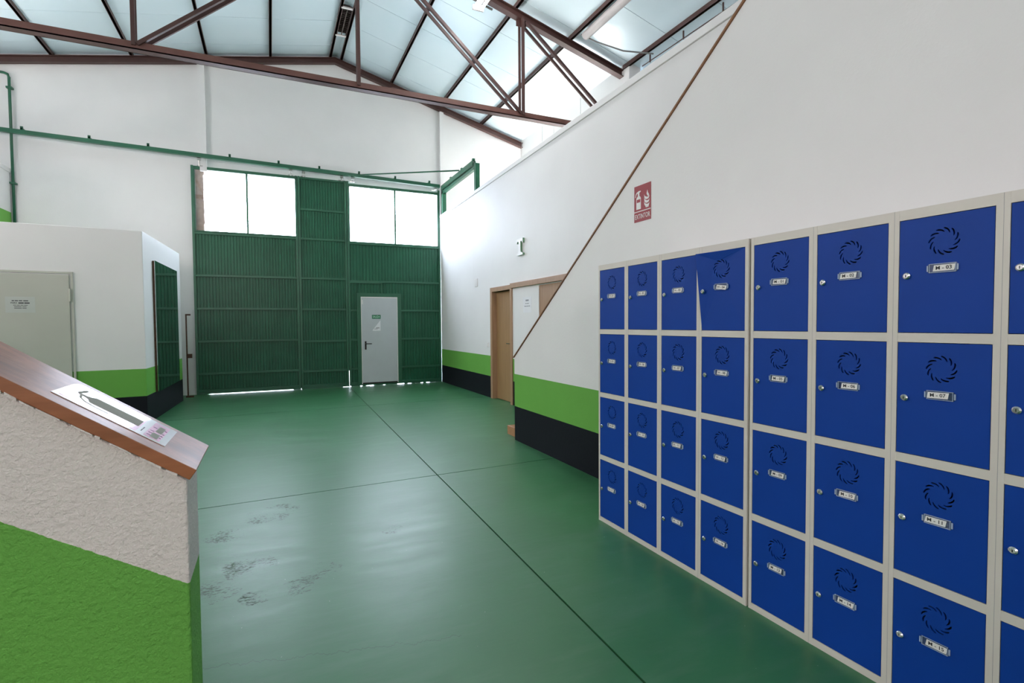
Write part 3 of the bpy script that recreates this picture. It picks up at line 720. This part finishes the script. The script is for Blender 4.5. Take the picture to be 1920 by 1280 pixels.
# local: u right (towards camera), v up, plate .199 x .281
sgn('plate', [(-.0995,-.1405),(.0995,-.1405),(.0995,.1405),(-.0995,.1405)], .001, .003, 'sign_red')
sgn('divider', [(-.0995,-.064),(.0995,-.064),(.0995,-.058),(-.0995,-.058)], .003, .0036, 'sign_white')
sgn('extinguisher_body', [(-.073,-.043),(-.018,-.043),(-.018,.040),(-.024,.052),(-.036,.060),(-.054,.060),(-.066,.052),(-.073,.040)], .003, .0036, 'sign_white')
sgn('extinguisher_label', [(-.067,.010),(-.024,.010),(-.024,.034),(-.067,.034)], .0036, .0042, 'sign_red')
sgn('extinguisher_valve', [(-.054,.060),(-.036,.060),(-.036,.085),(-.022,.088),(-.020,.098),(-.052,.098),(-.056,.085)], .003, .0036, 'sign_white')
sgn('extinguisher_hose', [(-.053,.094),(-.066,.092),(-.080,.080),(-.087,.058),(-.082,.052),(-.076,.070),(-.066,.082),(-.053,.084)], .003, .0036, 'sign_white')
for i, (dv, w) in enumerate(((.020, .9), (-.008, 1.0), (-.033, .85))):
    fl = [(.020,.045),(.028,.030),(.045,.018),(.070,.014),(.084,.026),(.078,.004),(.060,-.004),(.040,-.002),(.026,.012)]
    sgn('flame_stroke', [(u_, v_*w+dv) for u_, v_ in fl], .003, .0036, 'sign_white')
sgn('flame_stroke', [(.050,.060),(.058,.045),(.074,.034),(.078,.050),(.066,.066),(.060,.088)], .003, .0036, 'sign_white')
sgn('flame_stroke', [(.042,-.044),(.072,-.044),(.080,-.026),(.066,-.036),(.034,-.030)], .003, .0036, 'sign_white')
tm = text_mesh('EXTINTOR', .05, .0, .0004, .178)
o = ob('lettering', tm, 'sign_white', fs); o.matrix_local = basis((0,-1,0), (0,0,1), (-.0036, 0, -.102))
for v_ in tm.vertices: v_.co.y *= 1.05

# ------------------------------------------------------------------ lockers
X0, Y0, CW, HL = 2.095, 3.0839, .3174, 1.80
DW, DH, RP = .281, .4085, .4415
ZD0 = .0305
def slots(cx, cy):
    hs = []
    for k in range(12):
        a0 = math.radians(30*k + 92); inner = []; outer = []
        n = 6
        for i in range(n+1):
            t_ = i/n; an = a0 - math.radians(35)*t_; r = .0455 - .0140*t_**1.4
            w = .0031*math.sqrt(max(.12, 1-(2*t_-1)**4))
            inner.append((cx+(r-w)*math.cos(an), cy+(r-w)*math.sin(an))); outer.append((cx+(r+w)*math.cos(an), cy+(r+w)*math.sin(an)))
        hs.append(outer + inner[::-1])
    return hs
def plate_to_wall(me, nsub=0):
    """curve plane (x right, y up, z out) -> wall plane facing -X"""
    for v_ in me.vertices:
        x, y, z = v_.co; v_.co = (-z, -x, y)
    return me
gp = .0022
door_me = plate_to_wall(fill_mesh([(gp, gp), (DW-gp, gp), (DW-gp, DH-gp), (gp, DH-gp)], slots(.140, .3165), .004)); door_me.materials.append(M['locker_blue'])
bent_me = door_me.copy()
for v_ in bent_me.vertices:      # sheet pulled forward at its upper corner on the lock side
    u, w = -v_.co.y, v_.co.z
    k = max(0, (1-u/.20))*max(0, (w-.10)/(DH-.10)); v_.co.x -= .034*k**1.3; v_.co.y += .016*k
def disc_me(parts):
    mb = MB()
    for c_, ax, r0, r1 in parts: mb.disc(c_, ax, r0, r1, 16)
    return mb
lock_mb = MB().disc((0,0,0), (-.006,0,0), .0125, .0125, 18).disc((-.006,0,0), (-.004,0,0), .0125, .0082, 18)
for i, p_ in enumerate(lock_mb.v): lock_mb.v[i] = (p_[0], p_[1]*1.0, p_[2]*.95)
lock_me = lock_mb.mesh('lock'); lock_me.materials.append(M['chrome'])
key_me = MB().box(-.0106, -.0099, -.0012, .0012, -.0045, .0045).mesh('keyhole'); key_me.materials.append(M['black_plastic'])
def stadium(w, h, n=8, sq=.55):
    pts = []
    for s in (1, -1):
        for k in range(n+1):
            an = -math.pi/2 + math.pi*k/n
            pts.append((s*(w/2-h/2*sq+math.cos(an)*h/2*sq), s*math.sin(an)*h/2))
    return pts
hold = MB().prism([(-.001, -u, v_) for u, v_ in stadium(.093, .032)], (-.0025, 0, 0))
hold_me = hold.mesh('label_holder'); hold_me.materials.append(M['clear_plastic'])
rim = MB()
for s in (-1, 1):
    rim.box(-.0045, -.001, s*.0445-.0022, s*.0445+.0022, -.010, .010); rim.box(-.0045, -.001, s*.0385-.0008, s*.0385+.0008, -.0135, .0135)
rim.box(-.0042, -.001, -.040, .040, .0138, .0156); rim.box(-.0042, -.001, -.040, .040, -.0156, -.0138)
rim_me = rim.mesh('holder_rim'); rim_me.materials.append(M['plastic_rim'])
card_me = MB().prism([(-.0037, .033, -.0105), (-.0037, -.030, -.0105), (-.0037, -.034, .0105), (-.0037, .029, .0105)], (-.0006, 0, 0)).mesh('name_card'); card_me.materials.append(M['card_white'])
def child(name, me, parent, loc, rx=0):
    o = bpy.data.objects.new(name, me); COL.objects.link(o); o.parent = parent; o.location = loc
    if rx: o.rotation_euler = (rx, 0, 0)
    return o
# one column: body shell and face frame
def column_mesh():
    b = MB(); d0, d1 = .030, .525; t_ = .004
    b.box(d0, d1, 0, -t_, 0, HL); b.box(d0, d1, -CW+.001+t_, -CW+.001, 0, HL); b.box(d1-t_, d1, 0, -CW+.001, 0, HL)
    b.box(d0, d1, -t_, -CW+t_, HL-t_, HL); b.box(d0, d1, -t_, -CW+t_, .01, .01+t_)
    sl, sr = .0165, CW-.0165-DW-.0006
    fb = .030
    b.box(0, fb, -.0006, -sl, 0, HL); b.box(0, fb, -sl-DW, -CW+.0006, 0, HL)
    zs = [0, ZD0]
    for r in range(4):
        zt_ = ZD0 + (3-r)*RP
    edges = [(0, ZD0)] + [(ZD0+k*RP+DH, ZD0+(k+1)*RP) for k in range(3)] + [(ZD0+3*RP+DH, HL)]
    for k, (za, zb) in enumerate(edges):
        b.box(.0008, fb, -sl, -sl-DW, za, zb)
        if 0 < k < 4: b.box(fb, d1-t_, -t_, -CW+t_, (za+zb)/2-.002, (za+zb)/2+.002)
    return b.mesh('column_frame')
col_me = column_mesh(); col_me.materials.append(M['locker_frame'])
seam_me = MB().box(.0002, .02, .0006, -.0006, .002, HL-.002).mesh('seam'); seam_me.materials.append(M['print_grey'])
def bank(x, ystart, prefix, label, bent=None):
    e = empty('locker_bank', (x, ystart, 0)); tag(e, label, 'lockers', 'blue locker banks')
    for c in range(4):
        child('column_frame', col_me, e, (0, -c*CW, 0))
        if c: child('seam', seam_me, e, (0, -c*CW, 0))
        for r in range(4):
            num = r*4 + c + 1
            z0 = ZD0 + (3-r)*RP; y0 = -c*CW - .0165
            d = child('door', bent_me if num == bent else door_me, e, (.0055, y0, z0))
            dxo = 0
            lx, ly, lz = -.004, -.028, .206
            if num == bent: lx -= .016; ly += .003
            lk = child('lock', lock_me, d, (lx, ly, lz))
            child('keyhole', key_me, d, (lx, ly, lz))
            hx = -.004 - (.007 if num == bent else 0)
            child('label_holder', hold_me, d, (hx, -.1385, .2255)); child('holder_rim', rim_me, d, (hx, -.1385, .2255))
            tilt = random.uniform(-.03, .03) + (.16 if num == bent else 0)
            dy_ = random.uniform(-.006, .006)
            child('name_card', card_me, d, (hx, -.1385+dy_, .2255 - (.004 if num == bent else 0)), tilt)
            tmx = plate_to_wall(text_mesh('%s - %02d' % (prefix, num) if (num % 4 != 1 or prefix == 'M') else '%s-%02d' % (prefix, num), .0172, .014, .0002, .047)); tmx.materials.append(M['print_black'])
            child('lettering', tmx, d, (hx-.0046, -.1385+dy_, .2255 - (.004 if num == bent else 0)), tilt)
    return e
bank(X0, Y0, 'H', 'bank of blue lockers labelled H, farther along the wall', bent=4)
bank(X0+.004, Y0-4*CW-.010, 'M', 'bank of blue lockers labelled M, nearest the camera')
